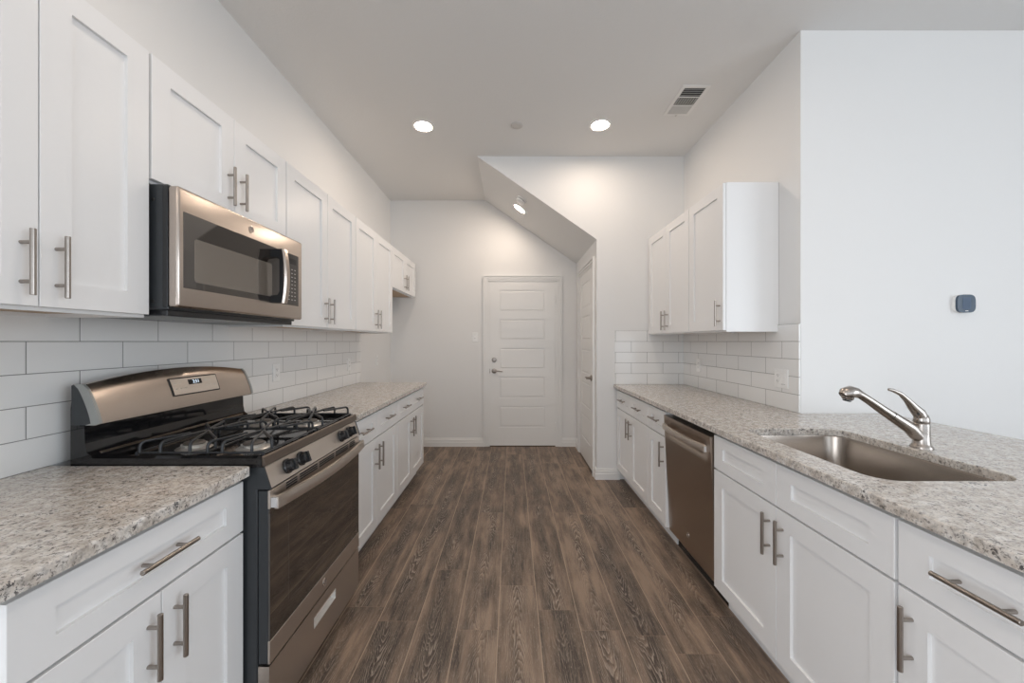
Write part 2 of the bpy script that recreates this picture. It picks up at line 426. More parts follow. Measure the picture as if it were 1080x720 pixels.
# baseboards: stepped profile (distance from wall, z)
BB = [(0, 0), (0.017, 0), (0.017, 0.055), (0.012, 0.060), (0.013, 0.082), (0.007, 0.087), (0.008, 0.100), (0, 0.105)]
def baseboard(mb, kind, c, u0, u1):
    if kind == '-y': f = lambda a, b, d: (d, c-a, b)       # stands on a wall facing -Y
    elif kind == '+x': f = lambda a, b, d: (c+a, d, b)
    elif kind == '-x': f = lambda a, b, d: (c-a, d, b)
    mb.prism(BB, f, u0, u1)
m_ = MB(); baseboard(m_, '-y', BY, WL+0.015, -0.365); baseboard(m_, '-y', BY, 0.625, SX); struct(m_.build('baseboard_back', 'trim'))
m_ = MB(); baseboard(m_, '+x', WL, 3.93, BY); struct(m_.build('baseboard_left', 'trim'))
m_ = MB(); baseboard(m_, '-y', SY, SX-0.015, 1.035); baseboard(m_, '-x', SX, SY, 3.80); baseboard(m_, '-x', SX, 4.72, BY-0.012)
struct(m_.build('baseboard_stair', 'trim'))

# ------------------------------------------------------------------ doors
def panel_door(name, origin, rotz, width, height, panels, casing, lever_side, hinge_side, deadbolt, lever_z=0.953):
    """local frame: x along the width (0..width), front faces -y, wall face at y=0"""
    root = bpy.data.objects.new(name, None); COL.objects.link(root); struct(root)
    def part(mb, nm, mat, parent=root, smooth=None):
        return mb.build(nm, mat, parent, smooth)
    mb = MB(); t0 = -0.004
    px0, px1, rows = panels
    # leaf as a grid of raised frame and sunk, re-raised panels
    mb.box(0, width, t0+0.012, t0+0.03, 0.012, height)
    mb.box(0, px0, t0, t0+0.013, 0.012, height); mb.box(px1, width, t0, t0+0.013, 0.012, height)
    zs = sorted([z for r in rows for z in r]); prev = 0.012
    edges = [0.012]+zs+[height]
    for k in range(0, len(edges), 2): mb.box(px0, px1, t0, t0+0.013, edges[k], edges[k+1])
    for z0, z1 in [(min(r), max(r)) for r in rows]:
        g = 0.009; s_ = 0.014
        A = [(px0+g, t0+0.012, z0+g), (px1-g, t0+0.012, z0+g), (px1-g, t0+0.012, z1-g), (px0+g, t0+0.012, z1-g)]
        B = [(px0+g+s_, t0+0.002, z0+g+s_), (px1-g-s_, t0+0.001, z0+g+s_), (px1-g-s_, t0+0.001, z1-g-s_), (px0+g+s_, t0+0.001, z1-g-s_)]
        a = [mb.bm.verts.new(v) for v in A]; b = [mb.bm.verts.new(v) for v in B]
        mb.bm.faces.new(b)
        for i in range(4): mb.bm.faces.new((a[i], a[(i+1) % 4], b[(i+1) % 4], b[i]))
    part(mb, 'door_leaf', 'trim')
    # casing: stepped moulding around
    cw, gap = casing
    cs = MB()
    for (d0, d1, y) in ((gap, gap+0.018, -0.010), (gap+0.018, gap+0.024, -0.006), (gap+0.024, gap+0.046, -0.016), (gap+0.046, gap+0.051, -0.012), (gap+0.051, gap+cw, -0.023)):
        cs.box(-d1, -d0, y, 0, 0, height+d1); cs.box(width+d0, width+d1, y, 0, 0, height+d1)
        cs.box(-d0, width+d0, y, 0, height+d0, height+d1)
    cs.box(-gap, -0.003, -0.003, 0.0, 0, height+gap); cs.box(width+0.003, width+gap, -0.003, 0.0, 0, height+gap)
    cs.box(-gap, width+gap, -0.003, 0.0, height+0.003, height+gap)
    part(cs, 'door_casing', 'trim')
    th = MB().box(0.002, width-0.002, -0.006, 0.0, 0, 0.011)
    part(th, 'threshold', 'threshold')
    hx = 0.056 if lever_side == 0 else width-0.056; dr = 1 if lever_side == 0 else -1
    lv = MB(); lv.lathe((hx, t0, lever_z), (0, -1, 0), [(0.030, 0), (0.032, 0.004), (0.027, 0.011), (0.013, 0.014), (0.011, 0.042), (0.014, 0.050), (0.008, 0.056)], 24)
    lv.tube([(hx, -0.050, lever_z), (hx+dr*0.03, -0.054, lever_z+0.003), (hx+dr*0.07, -0.053, lever_z), (hx+dr*0.108, -0.047, lever_z-0.006)], [0.010, 0.0095, 0.008, 0.006], 10)
    part(lv, 'lever_handle', 'nickel', smooth=40)
    sp = MB().box(-0.002 if lever_side == 0 else width-0.004, 0.004 if lever_side == 0 else width+0.002, t0-0.001, t0+0.02, lever_z-0.028, lever_z+0.028)
    part(sp, 'latch_plate', 'nickel')
    if deadbolt:
        db = MB().lathe((hx, t0, 1.095), (0, -1, 0), [(0.031, 0), (0.031, 0.006), (0.026, 0.014), (0.012, 0.016), (0.012, 0.018)], 24)
        db.box(hx-0.004, hx+0.004, -0.032, -0.018, 1.080, 1.110, 0.001)
        part(db, 'deadbolt', 'nickel', smooth=40)
    for z in (0.26, 1.05, 1.86):
        x = width if hinge_side == 1 else 0
        hg = MB().cyl((x, t0-0.004, z-0.045), (x, t0-0.004, z+0.045), 0.0065, 10)
        hg.box(x-0.012, x+0.012, t0-0.002, t0+0.002, z-0.045, z+0.045)
        part(hg, 'hinge', 'trim')
    root.location = origin; root.rotation_euler = (0, 0, rotz)
    return root
rows = [(0.242, 0.51), (0.613, 0.879), (0.975, 1.242), (1.342, 1.608), (1.701, 1.975)]
panel_door('door_1', (-0.281, BY-0.001, 0), 0, 0.828, 2.075, (0.118, 0.700, rows), (0.066, 0.018), 0, 1, True)
panel_door('door_2', (SX-0.001, 4.60, 0), -PI/2, 0.72, 2.075, (0.11, 0.61, rows), (0.066, 0.018), 1, 0, False)

# ------------------------------------------------------------------ backsplash
t = MB().box(WL+0.0008, WL+0.008, 0.62, 3.909, 0.9145, 1.428).build('tile_backsplash', 'tile_left')
tag(t, 'white subway tile backsplash along the left wall behind the range', 'backsplash')
t = MB().box(KX-0.008, KX-0.0008, KY+0.002, SY-0.008, 0.9145, 1.428).build('tile_backsplash', 'tile_right')
tag(t, 'white subway tile backsplash on the right wall under the upper cabinets', 'backsplash')
t = MB().box(0.988, KX-0.008, SY-0.008, SY-0.0008, 0.9145, 1.428).build('tile_backsplash', 'tile_end')
tag(t, 'short white subway tile backsplash on the far end wall of the right counter', 'backsplash')

# ------------------------------------------------------------------ cabinets
def shaker(mb, sx, a, y0, y1, z0, z1, st=0.072, rl=0.068, t=0.019, rec=0.009):
    """front panel: face at |x|=a, thickness towards the wall"""
    c = 0.0012
    def ring(d, yy0, yy1, zz0, zz1):
        return [mb.bm.verts.new((sx*(a+d), y, z)) for y, z in ((yy0, zz0), (yy1, zz0), (yy1, zz1), (yy0, zz1))]
    R = [ring(t, y0, y1, z0, z1), ring(c, y0, y1, z0, z1), ring(0, y0+c, y1-c, z0+c, z1-c),
         ring(0, y0+st, y1-st, z0+rl, z1-rl), ring(rec, y0+st+0.001, y1-st-0.001, z0+rl+0.001, z1-rl-0.001)]
    for A, B in zip(R, R[1:]):
        for i in range(4): mb.bm.faces.new((A[i], A[(i+1) % 4], B[(i+1) % 4], B[i]))
    mb.bm.faces.new(R[-1]); mb.bm.faces.new(R[0][::-1])
def bar_handle(sx, a, y, z, vertical, parent, L=0.163, r=0.006):
    mb = MB(); so = 0.030; x = sx*(a-so)
    if vertical:
        mb.cyl((x, y, z-L/2), (x, y, z+L/2), r, 14, 0.001)
        for s in (-0.048, 0.048): mb.cyl((sx*a, y, z+s), (x, y, z+s), 0.0048, 10)
    else:
        mb.cyl((x, y-L/2, z), (x, y+L/2, z), r, 14, 0.001)
        for s in (-0.048, 0.048): mb.cyl((sx*a, y+s, z), (x, y+s, z), 0.0048, 10)
    return mb.build('handle', 'nickel', parent, 40)
G = 0.0015
def base_cabinet(sx, a, back, y0, y1, splits, drawers, label, group, end0=False, false_fronts=False, hinge=None, toe=True):
    """sx side sign, a = |x| of door faces, back = |x| of the wall side; splits: list of door y-edges"""
    root = thing('base_cabinet', label, 'cabinet', (sx*(a+back)/2, (y0+y1)/2, 0), group)
    b = MB(); ca = a+0.020
    if false_fronts:      # open inside so the bowl hangs free
        b.box(sx*ca, sx*back, y0, y0+0.018, 0.095, 0.872); b.box(sx*ca, sx*back, y1-0.018, y1, 0.095, 0.872)
        b.box(sx*ca, sx*back, y0+0.018, y1-0.018, 0.095, 0.115); b.box(sx*(back-0.01), sx*back, y0+0.018, y1-0.018, 0.115, 0.872)
        b.box(sx*ca, sx*(ca+0.019), y0+0.018, y1-0.018, 0.115, 0.872)
    else: b.box(sx*ca, sx*back, y0, y1, 0.095, 0.872)
    b.box(sx*(ca+0.055), sx*back, y0, y1, 0.0, 0.095)
    b.build('cabinet_body', 'cabinet', root)
    MB().box(sx*(ca+0.004), sx*(ca+0.030), y0, y1, 0.8722, 0.8835).build('gap_shade_strip', 'shadow_gap', root)  # recessed strip, shade below the stone put into its dark colour
    for i, (d0, d1) in enumerate(zip(splits, splits[1:])):
        m = MB(); shaker(m, sx, a, d0+G, d1-G, 0.112, 0.692); d = m.build('door', 'cabinet', root)
        side = hinge[i] if hinge else (1 if i % 2 == 0 else 0)   # which edge carries the handle: 0 = near edge, 1 = far edge
        hy = d1-0.037 if side == 1 else d0+0.037
        bar_handle(sx, a, hy, 0.578, True, d)
    for (d0, d1) in drawers:
        m = MB(); shaker(m, sx, a, d0+G, d1-G, 0.700, 0.862, 0.075, 0.053)
        d = m.build('drawer_front' if false_fronts else 'drawer', 'cabinet', root)
        if not false_fronts: bar_handle(sx, a, (d0+d1)/2, 0.786, False, d)
    return root
AL, AR = 0.889, 1.005
base_cabinet(-1, AL, 1.534, 0.66, 1.282, [0.678, 0.982, 1.281], [(0.678, 1.281)],
             'white shaker base cabinet in the left foreground, on the near side of the range', None)
base_cabinet(-1, AL, 1.534, 2.056, 3.0, [2.09, 2.548, 2.998], [(2.09, 2.548), (2.548, 2.998)],
             'white shaker base cabinet directly beyond the range, left side', None)
base_cabinet(-1, AL, 1.534, 3.002, 3.892, [3.004, 3.428, 3.89], [(3.004, 3.428), (3.428, 3.89)],
             'white shaker base cabinet at the far end of the left counter', None)
base_cabinet(1, AR, 1.62, 0.63, 1.010, [0.632, 1.009], [(0.632, 1.009)],
             'white base cabinet nearest on the right, with a handled drawer, cut by the frame', None, hinge=[1])
base_cabinet(1, AR, 1.62, 1.014, 1.927, [1.015, 1.472, 1.926], [(1.015, 1.472), (1.472, 1.926)],
             'white shaker sink base cabinet below the sink, its top fronts without handles', None, false_fronts=True)
base_cabinet(1, AR, 1.645, 2.527, 2.866, [2.528, 2.865], [(2.528, 2.865)],
             'narrow single-door white base cabinet just beyond the dishwasher', None, hinge=[0])
base_cabinet(1, AR, 1.645, 2.868, 3.716, [2.869, 3.286, 3.712], [(2.869, 3.286), (3.286, 3.712)],
             'two-door white base cabinet at the far end of the right counter', None)

def wall_cabinet(sx, a, back, y0, y1, z0, z1, splits, label, handle_z=None, hinge=None, y0b=None):
    root = thing('wall_cabinet', label, 'cabinet', (sx*(a+back)/2, (y0+y1)/2, z0))
    ca = a+0.020
    b = MB(); t = 0.018
    b.box(sx*ca, sx*back, y0, y0+t, z0, z1); b.box(sx*ca, sx*back, y1-t, y1, z0, z1)
    b.box(sx*ca, sx*back, y0+t, y1-t, z1-t, z1); b.box(sx*(back-0.012), sx*back, y0+t, y1-t, z0+0.0, z1-t)
    b.box(sx*ca, sx*(ca+0.019), y0+t, y1-t, z0, z0+0.04); b.box(sx*ca, sx*(ca+0.019), y0+t, y1-t, z0+0.04, z1-t)
    b.build('cabinet_body', 'cabinet', root)
    MB().box(sx*(ca+0.019), sx*(back-0.012), y0+t, y1-t, z0+0.012, z0+0.026).build('bottom_panel', 'underside', root)
    for i, (d0, d1) in enumerate(zip(splits, splits[1:])):
        m = MB(); shaker(m, sx, a, d0+G, d1-G, z0+0.010, z1-0.004); d = m.build('door', 'cabinet', root)
        side = hinge[i] if hinge else (1 if i % 2 == 0 else 0)
        hy = d1-0.037 if side == 1 else d0+0.037
        bar_handle(sx, a, hy, handle_z or z0+0.116, True, d)
    return root
UL = 1.200
wall_cabinet(-1, UL, 1.534, 0.668, 1.282, 1.404, 2.288, [0.67, 0.982, 1.281],
             'tall white upper cabinet in the left foreground before the microwave')
wall_cabinet(-1, UL, 1.534, 1.286, 2.056, 1.858, 2.288, [1.287, 1.672, 2.055],
             'short white upper cabinet directly above the microwave', handle_z=1.980)
wall_cabinet(-1, UL, 1.534, 2.060, 2.969, 1.404, 2.288, [2.061, 2.516, 2.968],
             'tall white upper cabinet just beyond the microwave on the left wall')
wall_cabinet(-1, UL, 1.534, 2.972, 3.884, 1.404, 2.288, [2.973, 3.430, 3.883],
             'tall white upper cabinet farther along the left wall, beside the short last one')
wall_cabinet(-1, UL, 1.534, 3.888, 4.81, 1.862, 2.288, [3.889, 4.345, 4.809],
             'short white upper cabinet last on the left wall, over the empty fridge space', handle_z=1.980)
wall_cabinet(1, 1.309, KX-0.009+0.007, 2.398, 2.862, 1.386, 2.312, [2.399, 2.861],
             'single-door white upper cabinet nearest on the right wall, its side panel facing the room', hinge=[0])
wall_cabinet(1, 1.309, KX-0.009+0.007, 2.865, 3.712, 1.386, 2.312, [2.866, 3.286, 3.711],
             'two-door white upper cabinet farther back on the right wall')

# ------------------------------------------------------------------ countertops
def rounded_rect(x0, x1, y0, y1, r, n=10):
    P = []
    for cx, cy, a0 in ((x1-r, y1-r, 0), (x0+r, y1-r, 90), (x0+r, y0+r, 180), (x1-r, y0+r, 270)):
        for k in range(n+1):
            a = math.radians(a0+90*k/n); P.append((cx+r*math.cos(a), cy+r*math.sin(a)))
    return P
def slab(name, outer, z0, z1, hole=None, bev=0.004):
    bm = bmesh.new()
    vo = [bm.verts.new((x, y, z1)) for x, y in outer]
    eo = [bm.edges.new((vo[i], vo[(i+1) % len(vo)])) for i in range(len(vo))]
    geom = eo
    if hole:
        vh = [bm.verts.new((x, y, z1)) for x, y in hole]
        geom = eo+[bm.edges.new((vh[i], vh[(i+1) % len(vh)])) for i in range(len(vh))]
    bmesh.ops.triangle_fill(bm, use_beauty=True, use_dissolve=False, edges=geom)
    bmesh.ops.recalc_face_normals(bm, faces=bm.faces)
    for f in bm.faces:
        if f.normal.z < 0: f.normal_flip()
    top = list(bm.faces)
    bound = [e for e in bm.edges if len(e.link_faces) == 1]
    r = bmesh.ops.extrude_face_region(bm, geom=top)
    for v in [g for g in r['geom'] if isinstance(g, bmesh.types.BMVert)]: v.co.z = z0
    bmesh.ops.recalc_face_normals(bm, faces=bm.faces)
    es = [e for e in bm.edges if len(e.link_faces) == 2 and all(abs(v.co.z-z1) < 1e-6 for v in e.verts)
          and abs(e.link_faces[0].normal.dot(e.link_faces[1].normal)) < 0.5]
    if bev: bmesh.ops.bevel(bm, geom=es, offset=bev, segments=2, affect='EDGES', profile=0.5)
    mb = MB(); mb.bm.free(); mb.bm = bm
    return mb.build(name, 'granite')
rc = lambda x0, x1, y0, y1: [(x0, y0), (x1, y0), (x1, y1), (x0, y1)]
o = slab('countertop', [(-1.534, 0.645), (-0.861, 0.645), (-0.861, 1.268), (-0.866, 1.277), (-0.875, 1.281), (-1.534, 1.281)], 0.884, 0.914)
tag(o, 'speckled granite countertop in the left foreground before the range', 'countertop')
o = slab('countertop', rc(-1.534, -0.861, 2.054, 3.902), 0.884, 0.914)
tag(o, 'speckled granite countertop on the left, from the range to the far end', 'countertop')
SK = (1.088, 1.536, 1.143, 1.827)
o = slab('countertop', [(0.975, 0.60), (2.142, 0.60), (2.142, KY-0.001), (KX-0.001, KY-0.001), (KX-0.001, SY-0.001), (0.975, SY-0.001)],
         0.884, 0.914, rounded_rect(*SK, 0.072))
tag(o, 'long speckled granite countertop on the right with the sink cut into it', 'countertop')
pw = MB().box(1.64, 1.78, 0.63, KY-0.001, 0, 0.883).build('peninsula_wall', 'wall'); pw.name = 'wall_peninsula'; struct(pw)

# ------------------------------------------------------------------ sink (undermount bowl)
root = thing('kitchen_sink', 'stainless undermount sink bowl set in the right countertop', 'sink', (1.312, 1.485, 0.69))
mb = MB(); cx, cy = (SK[0]+SK[1])/2, (SK[2]+SK[3])/2
def rr(inset, r, z):
    return [(x, y, z) for x, y in rounded_rect(SK[0]+inset, SK[1]-inset, SK[2]+inset, SK[3]-inset, max(r, 0.004), 8)]
prof = [(-0.028, 0.09, 0.882), (-0.006, 0.075, 0.882), (-0.004, 0.075, 0.876), (0.000, 0.072, 0.74), (0.006, 0.07, 0.715), (0.022, 0.06, 0.698), (0.05, 0.05, 0.693), (0.16, 0.03, 0.690)]
rings = [[mb.bm.verts.new(p) for p in rr(*q)] for q in prof]
for A, B in zip(rings, rings[1:]):
    n = len(A)
    for i in range(n): mb.bm.faces.new((A[i], A[(i+1) % n], B[(i+1) % n], B[i]))
mb.bm.faces.new(rings[-1])
o = mb.build('bowl', 'sink', root, 50)
so = o.modifiers.new('thick', 'SOLIDIFY'); so.thickness = 0.0015; so.offset = -1
MB().lathe((cx, cy, 0.6905), (0, 0, 1), [(0.045, 0), (0.045, 0.002), (0.036, 0.003), (0.030, -0.0), (0.0, 0.0)][:3]+[(0.010, 0.0035)], 24).build('drain', 'chrome', root, 40)

# ------------------------------------------------------------------ faucet
fx, fy, fz = 1.588, 1.50, 0.914
root = thing('kitchen_faucet', 'brushed steel pull-out faucet standing behind the sink', 'faucet', (fx, fy, fz))
mb = MB().lathe((fx, fy, fz), (0, 0, 1), [(0.034, 0), (0.034, 0.004), (0.029, 0.012), (0.0255, 0.018), (0.0245, 0.060), (0.0245, 0.088), (0.024, 0.094), (0.0225, 0.096)], 28)
# spout arm rises out of the body
mb.tube([(fx-0.002, fy, 0.945), (fx-0.022, fy, 0.965), (fx-0.045, fy, 0.990), (fx-0.085, fy, 1.016), (fx-0.118, fy, 1.038)],
        [0.018, 0.023, 0.0225, 0.0205, 0.0195], 18)
mb.build('body', 'faucet', root, 50)
mb = MB()
mb.tube([(fx-0.120, fy, 1.039), (fx-0.15, fy, 1.059), (fx-0.20, fy, 1.094), (fx-0.235, fy, 1.117), (fx-0.255, fy, 1.127), (fx-0.275, fy, 1.129), (fx-0.295, fy, 1.122), (fx-0.304, fy, 1.115)],
        [0.0185, 0.0175, 0.0155, 0.015, 0.0195, 0.0245, 0.0245, 0.017], 18)
mb.lathe((fx-0.284, fy, 1.118), (-0.25, 0, -1), [(0.019, 0), (0.0195, 0.014), (0.016, 0.018)], 20)
spr = mb.build('spray_head', 'faucet', root, 50)
MB().lathe((fx-0.289, fy, 1.098), (-0.25, 0, -1), [(0.014, -0.001), (0.0145, 0.002), (0.011, 0.0045)], 18).build('nozzle', 'black_plastic', spr, 40)
mb = MB()
mb.lathe((fx, fy, 1.011), (0, 0, 1), [(0.0235, 0), (0.0245, 0.002), (0.0235, 0.016), (0.019, 0.030), (0.010, 0.038), (0.002, 0.040)], 24)
mb.tube([(fx+0.004, fy, 1.022), (fx-0.012, fy, 1.050), (fx-0.034, fy, 1.072), (fx-0.056, fy, 1.098), (fx-0.082, fy, 1.122), (fx-0.112, fy, 1.136), (fx-0.128, fy, 1.139)],
        [0.020, 0.0205, 0.016, 0.011, 0.008, 0.0065, 0.005], 14)
lev = mb.build('lever', 'faucet', root, 50)
MB().lathe((fx-0.030, fy-0.017, 1.047), (-0.2, -1, 0), [(0.0035, -0.001), (0.0035, 0.002)], 10).build('temperature_mark', 'slot', lev)

# ------------------------------------------------------------------ gas range
RY0, RY1 = 1.290, 2.046; RC = (RY0+RY1)/2
rng = thing('gas_range', 'stainless and black freestanding gas range between the left countertops', 'range', (-1.14, RC, 0))
mb = MB().box(-1.47, -0.850, RY0, RY1, 0.03, 0.905, 0.003)
for x in (-1.42, -0.92):
    for y in (RY0+0.05, RY1-0.05): mb.cyl((x, y, 0), (x, y, 0.031), 0.016, 12)
mb.build('body', 'side_panel', rng)
# cooktop: raised rim around a sunk black deck
mb = MB()
xs = [-1.432, -1.418, -1.400, -0.872, -0.850, -0.832]; ys = [RY0-0.004, RY0+0.008, RY0+0.024, RY1-0.024, RY1-0.008, RY1+0.004]
def deckz(i, j):
    lo = 2 <= i <= 3 and 2 <= j <= 3
    ed = i in (0, 5) or j in (0, 5)
    return 0.926 if lo else (0.936 if ed else 0.942)
V = mb.grid([[(xs[i], ys[j], deckz(i, j)) for j in range(6)] for i in range(6)])
W = [[mb.bm.verts.new((v.co.x, v.co.y, 0.906)) for v in row] for row in V]
rim = [(0, j) for j in range(6)]+[(i, 5) for i in range(1, 6)]+[(5, j) for j in range(4, -1, -1)]+[(i, 0) for i in range(4, 0, -1)]
for q, (i, j) in enumerate(rim):
    i2, j2 = rim[(q+1) % len(rim)]
    mb.bm.faces.new((V[i][j], V[i2][j2], W[i2][j2], W[i][j]))
mb.bm.faces.new([W[i][j] for i, j in rim])
top = mb.build('cooktop', 'black', rng)
mb = MB().prism([(-0.8325, 0.9425), (-0.826, 0.938), (-0.820, 0.912), (-0.8325, 0.909)], lambda a, b, d: (a, d, b), RY0-0.002, RY1+0.002)
mb.build('front_trim', 'trim_bronze', rng)
# control panel sloping out
pan = MB().prism([(-0.848, 0.905), (-0.829, 0.905), (-0.806, 0.834), (-0.848, 0.834)], lambda a, b, d: (a, d, b), RY0+0.004, RY1-0.004).build('control_panel', 'steel_soft', rng)
for y in (RY0-0.001, RY1-0.005):
    MB().prism([(-0.852, 0.906), (-0.8275, 0.906), (-0.8035, 0.832), (-0.852, 0.832)], lambda a, b, d: (a, d, b), y, y+0.006).build('end_cap', 'side_panel', pan)
nrm = Vector((0.071, 0, 0.023)).normalized()
for y in (1.407, 1.497, 1.848, 1.940):
    c = Vector((-0.8175, y, 0.872))
    k = MB().lathe(c, nrm, [(0.027, 0), (0.027, 0.006), (0.023, 0.009), (0.021, 0.026), (0.016, 0.030)], 24)
    e1 = c+nrm*0.009; 
    up = Vector((0, 1, 0)).cross(nrm)
    k.prism([(-0.005, -0.020), (0.005, -0.020), (0.006, 0.020), (-0.006, 0.020)], lambda a, b, d: tuple(c+Vector((0, 1, 0))*a+up*b+nrm*d), 0.008, 0.036)
    k.build('knob', 'black_plastic', rng, 40)
# oven door
door = MB().box(-0.848, -0.815, RY0+0.002, RY1-0.002, 0.246, 0.826, 0.002).build('oven_door', 'side_panel', rng)
MB().box(-0.816, -0.8085, RY0+0.002, RY1-0.002, 0.246, 0.322, 0.001).build('lower_trim', 'steel_soft', door)
MB().box(-0.816, -0.8085, RY0+0.002, RY1-0.002, 0.765, 0.826, 0.001).build('upper_trim', 'steel_soft', door)
MB().box(-0.816, -0.8090, RY0+0.004, RY1-0.004, 0.3222, 0.7648, 0.001).build('oven_glass', 'glass', door)
sl = MB()
for (y0, y1) in ((1.385, 1.455), (1.475, 1.605), (1.625, 1.755), (1.775, 1.905), (1.925, 1.985)):
    for z in (0.800, 0.809, 0.818): sl.box(-0.810, -0.8075, y0, y1, z-0.0027, z+0.0027)
sl.build('vent_slots', 'slot', door)
iw = MB()
for (y0, y1, z0, z1) in ((1.40, 1.95, 0.385, 0.389), (1.40, 1.95, 0.715, 0.719), (1.40, 1.404, 0.389, 0.715), (1.946, 1.95, 0.389, 0.715)): iw.box(-0.8092, -0.8088, y0, y1, z0, z1)
iw.build('window_outline', 'glass_line', door)
# bow handle: flat bar bulging out
hb = MB(); nseg = 28; prf = []
hy0, hy1 = RY0+0.004, RY1-0.004
for i in range(nseg+1):
    s = i/nseg; y = hy0+(hy1-hy0)*s
    bul = -0.782+0.030*(1-(2*s-1)**2)
    prf.append([(bul-0.012, y, 0.766), (bul, y, 0.766), (bul+0.003, y, 0.786), (bul, y, 0.806), (bul-0.012, y, 0.806)])
R = [[hb.bm.verts.new(p) for p in row] for row in prf]
for A, B in zip(R, R[1:]):
    for k in range(5): hb.bm.faces.new((A[k], A[(k+1) % 5], B[(k+1) % 5], B[k]))
hb.bm.faces.new(R[0]); hb.bm.faces.new(R[-1][::-1])
hdl = hb.build('handle', 'steel_soft', door, 30)
for y in (hy0-0.001, hy1-0.023):
    MB().box(-0.8085, -0.783, y, y+0.024, 0.768, 0.804, 0.002).build('handle_mount', 'chrome', hdl)
# round emblem: ring, field and letters
def emblem(origin, right, up, r, parent, n):
    o = Vector(origin); nn = Vector(n)
    e = MB().lathe(o, nn, [(r, -0.001), (r, 0.001), (r*0.93, 0.0016), (r*0.85, 0.0012)], 28).build('emblem', 'steel_dark', parent, 40)
    rg = MB()
    for k in range(28):
        pass
    pts = [o+nn*0.0016+Vector(right)*math.cos(2*PI*k/32)*r*0.93+Vector(up)*math.sin(2*PI*k/32)*r*0.93 for k in range(33)]
    rg.tube(pts, r*0.045, 6); rg.build('emblem_ring', 'chrome', e)
    text_mesh('emblem_letters', 'GE', r*1.05, 'chrome', e, frame_mtx(o+nn*0.0017, right, up))
    return e
emblem((-0.8085, 1.668, 0.2895), (0, 1, 0), (0, 0, 1), 0.017, door, (1, 0, 0))
# lower drawer with recessed pull
dw = MB()
dw.box(-0.848, -0.811, RY0+0.002, RY1-0.002, 0.036, 0.150); dw.box(-0.848, -0.811, RY0+0.002, RY1-0.002, 0.188, 0.238)
dw.box(-0.848, -0.811, RY0+0.002, 1.588, 0.150, 0.188); dw.box(-0.848, -0.811, 1.776, RY1-0.002, 0.150, 0.188)
dw.box(-0.848, -0.835, 1.588, 1.776, 0.150, 0.188)
drw = dw.build('storage_drawer', 'steel_soft', rng)
pl = MB()
for (y0, y1, z0, z1) in ((1.586, 1.778, 0.186, 0.190), (1.586, 1.778, 0.148, 0.152), (1.586, 1.590, 0.152, 0.186), (1.774, 1.778, 0.152, 0.186)):
    pl.box(-0.834, -0.8095, y0, y1, z0, z1)
pl.box(-0.8348, -0.833, 1.590, 1.774, 0.152, 0.186)
pl.build('recessed_pull', 'satin', drw)
# backguard
def gx(b, s):   # front surface of the hood-like top: s = 0 bottom, 1 top
    return -1.378-0.058*s**1.15
bg = MB(); nY = 26; nS = 8; P = []
def top_z(t): return 1.180+0.033*(1-(2*t-1)**2)
for j in range(nY+1):
    t = j/nY; y = RY0+0.004+(RY1-RY0-0.008)*t; row = []
    zt = top_z(t); zb = 1.044
    row.append((-1.465, y, zb+0.004))
    row.append((-1.392, y, zb))
    for i in range(nS+1):
        s = i/nS; row.append((-1.374-0.050*s**1.35-0.007*max(0, (s-0.85)/0.15)**2, y, zb+0.006+(zt-zb-0.006)*(s-0.03*max(0, (s-0.7)/0.3)**2)/0.97))
    row.append((-1.466, y, zt-0.004))
    P.append(row)
V = bg.grid(P); bg.bm.faces.new(V[0]); bg.bm.faces.new(V[-1][::-1])
for j in range(nY): bg.bm.faces.new((V[j][-1], V[j+1][-1], V[j+1][0], V[j][0]))
guard = bg.build('backguard', 'steel', rng, 45)
for (y0, y1) in ((RY0-0.004, RY0+0.005), (RY1-0.005, RY1+0.004)):
    fr_ = [(p[0]+0.003, p[2]+0.002) for p in P[0][1:-1]]
    bk_ = [(a-0.030, b) for a, b in fr_]
    MB().prism(fr_+bk_[::-1], lambda a, b, d: (a, d, b), y0, y1).build('end_cap', 'cap_grey', guard)
    sd_ = bk_+[(-1.466, fr_[-1][1]-0.004), (-1.466, fr_[0][1])]
    MB().prism(sd_, lambda a, b, d: (a, d, b), y0+0.001, y1-0.001).build('side_cover', 'side_panel', guard)
low = MB(); lp = [(-1.470, 0.905), (-1.470, 1.100), (-1.462, 1.170), (-1.440, 1.170), (-1.440, 1.043), (-1.424, 1.043), (-1.422, 0.985), (-1.416, 0.955), (-1.400, 0.9435), (-1.400, 0.905)]
low.prism(lp, lambda a, b, d: (a, d, b), RY0-0.002, RY1+0.002).build('riser', 'black', rng)
MB().box(-1.418, -1.400, RY0+0.03, RY1-0.03, 0.9435, 0.951, 0.002).build('riser_strip', 'steel_dark', rng)
# display panel on the guard, following the slope
def guard_x(z):
    best = None
    row = P[nY//2]
    for a, b in zip(row[1:-1], row[2:-1]):
        if a[2] <= z <= b[2]: return a[0]+(b[0]-a[0])*(z-a[2])/(b[2]-a[2])
    return row[-2][0]
dp = MB(); zz = [1.104, 1.120, 1.136, 1.152, 1.168]
V0 = dp.grid([[(guard_x(z)+0.0015, y+(z-1.104)*(-0.05 if y < 1.7 else 0.0), z) for z in zz] for y in (1.586, 1.66, 1.75, 1.826)])
disp = dp.build('display_panel', 'steel_bright', guard)
so = disp.modifiers.new('thick', 'SOLIDIFY'); so.thickness = 0.002
fr = MB()
corner = [(1.583, 1.101), (1.829, 1.101), (1.829, 1.171), (1.580, 1.171)]
for (a, b) in zip(corner, corner[1:]+corner[:1]):
    pts = [(guard_x(a[1]+(b[1]-a[1])*k/6)+0.001, a[0]+(b[0]-a[0])*k/6, a[1]+(b[1]-a[1])*k/6) for k in range(7)]
    fr.tube(pts, 0.0024, 6)
fr.build('display_frame', 'slot', disp)
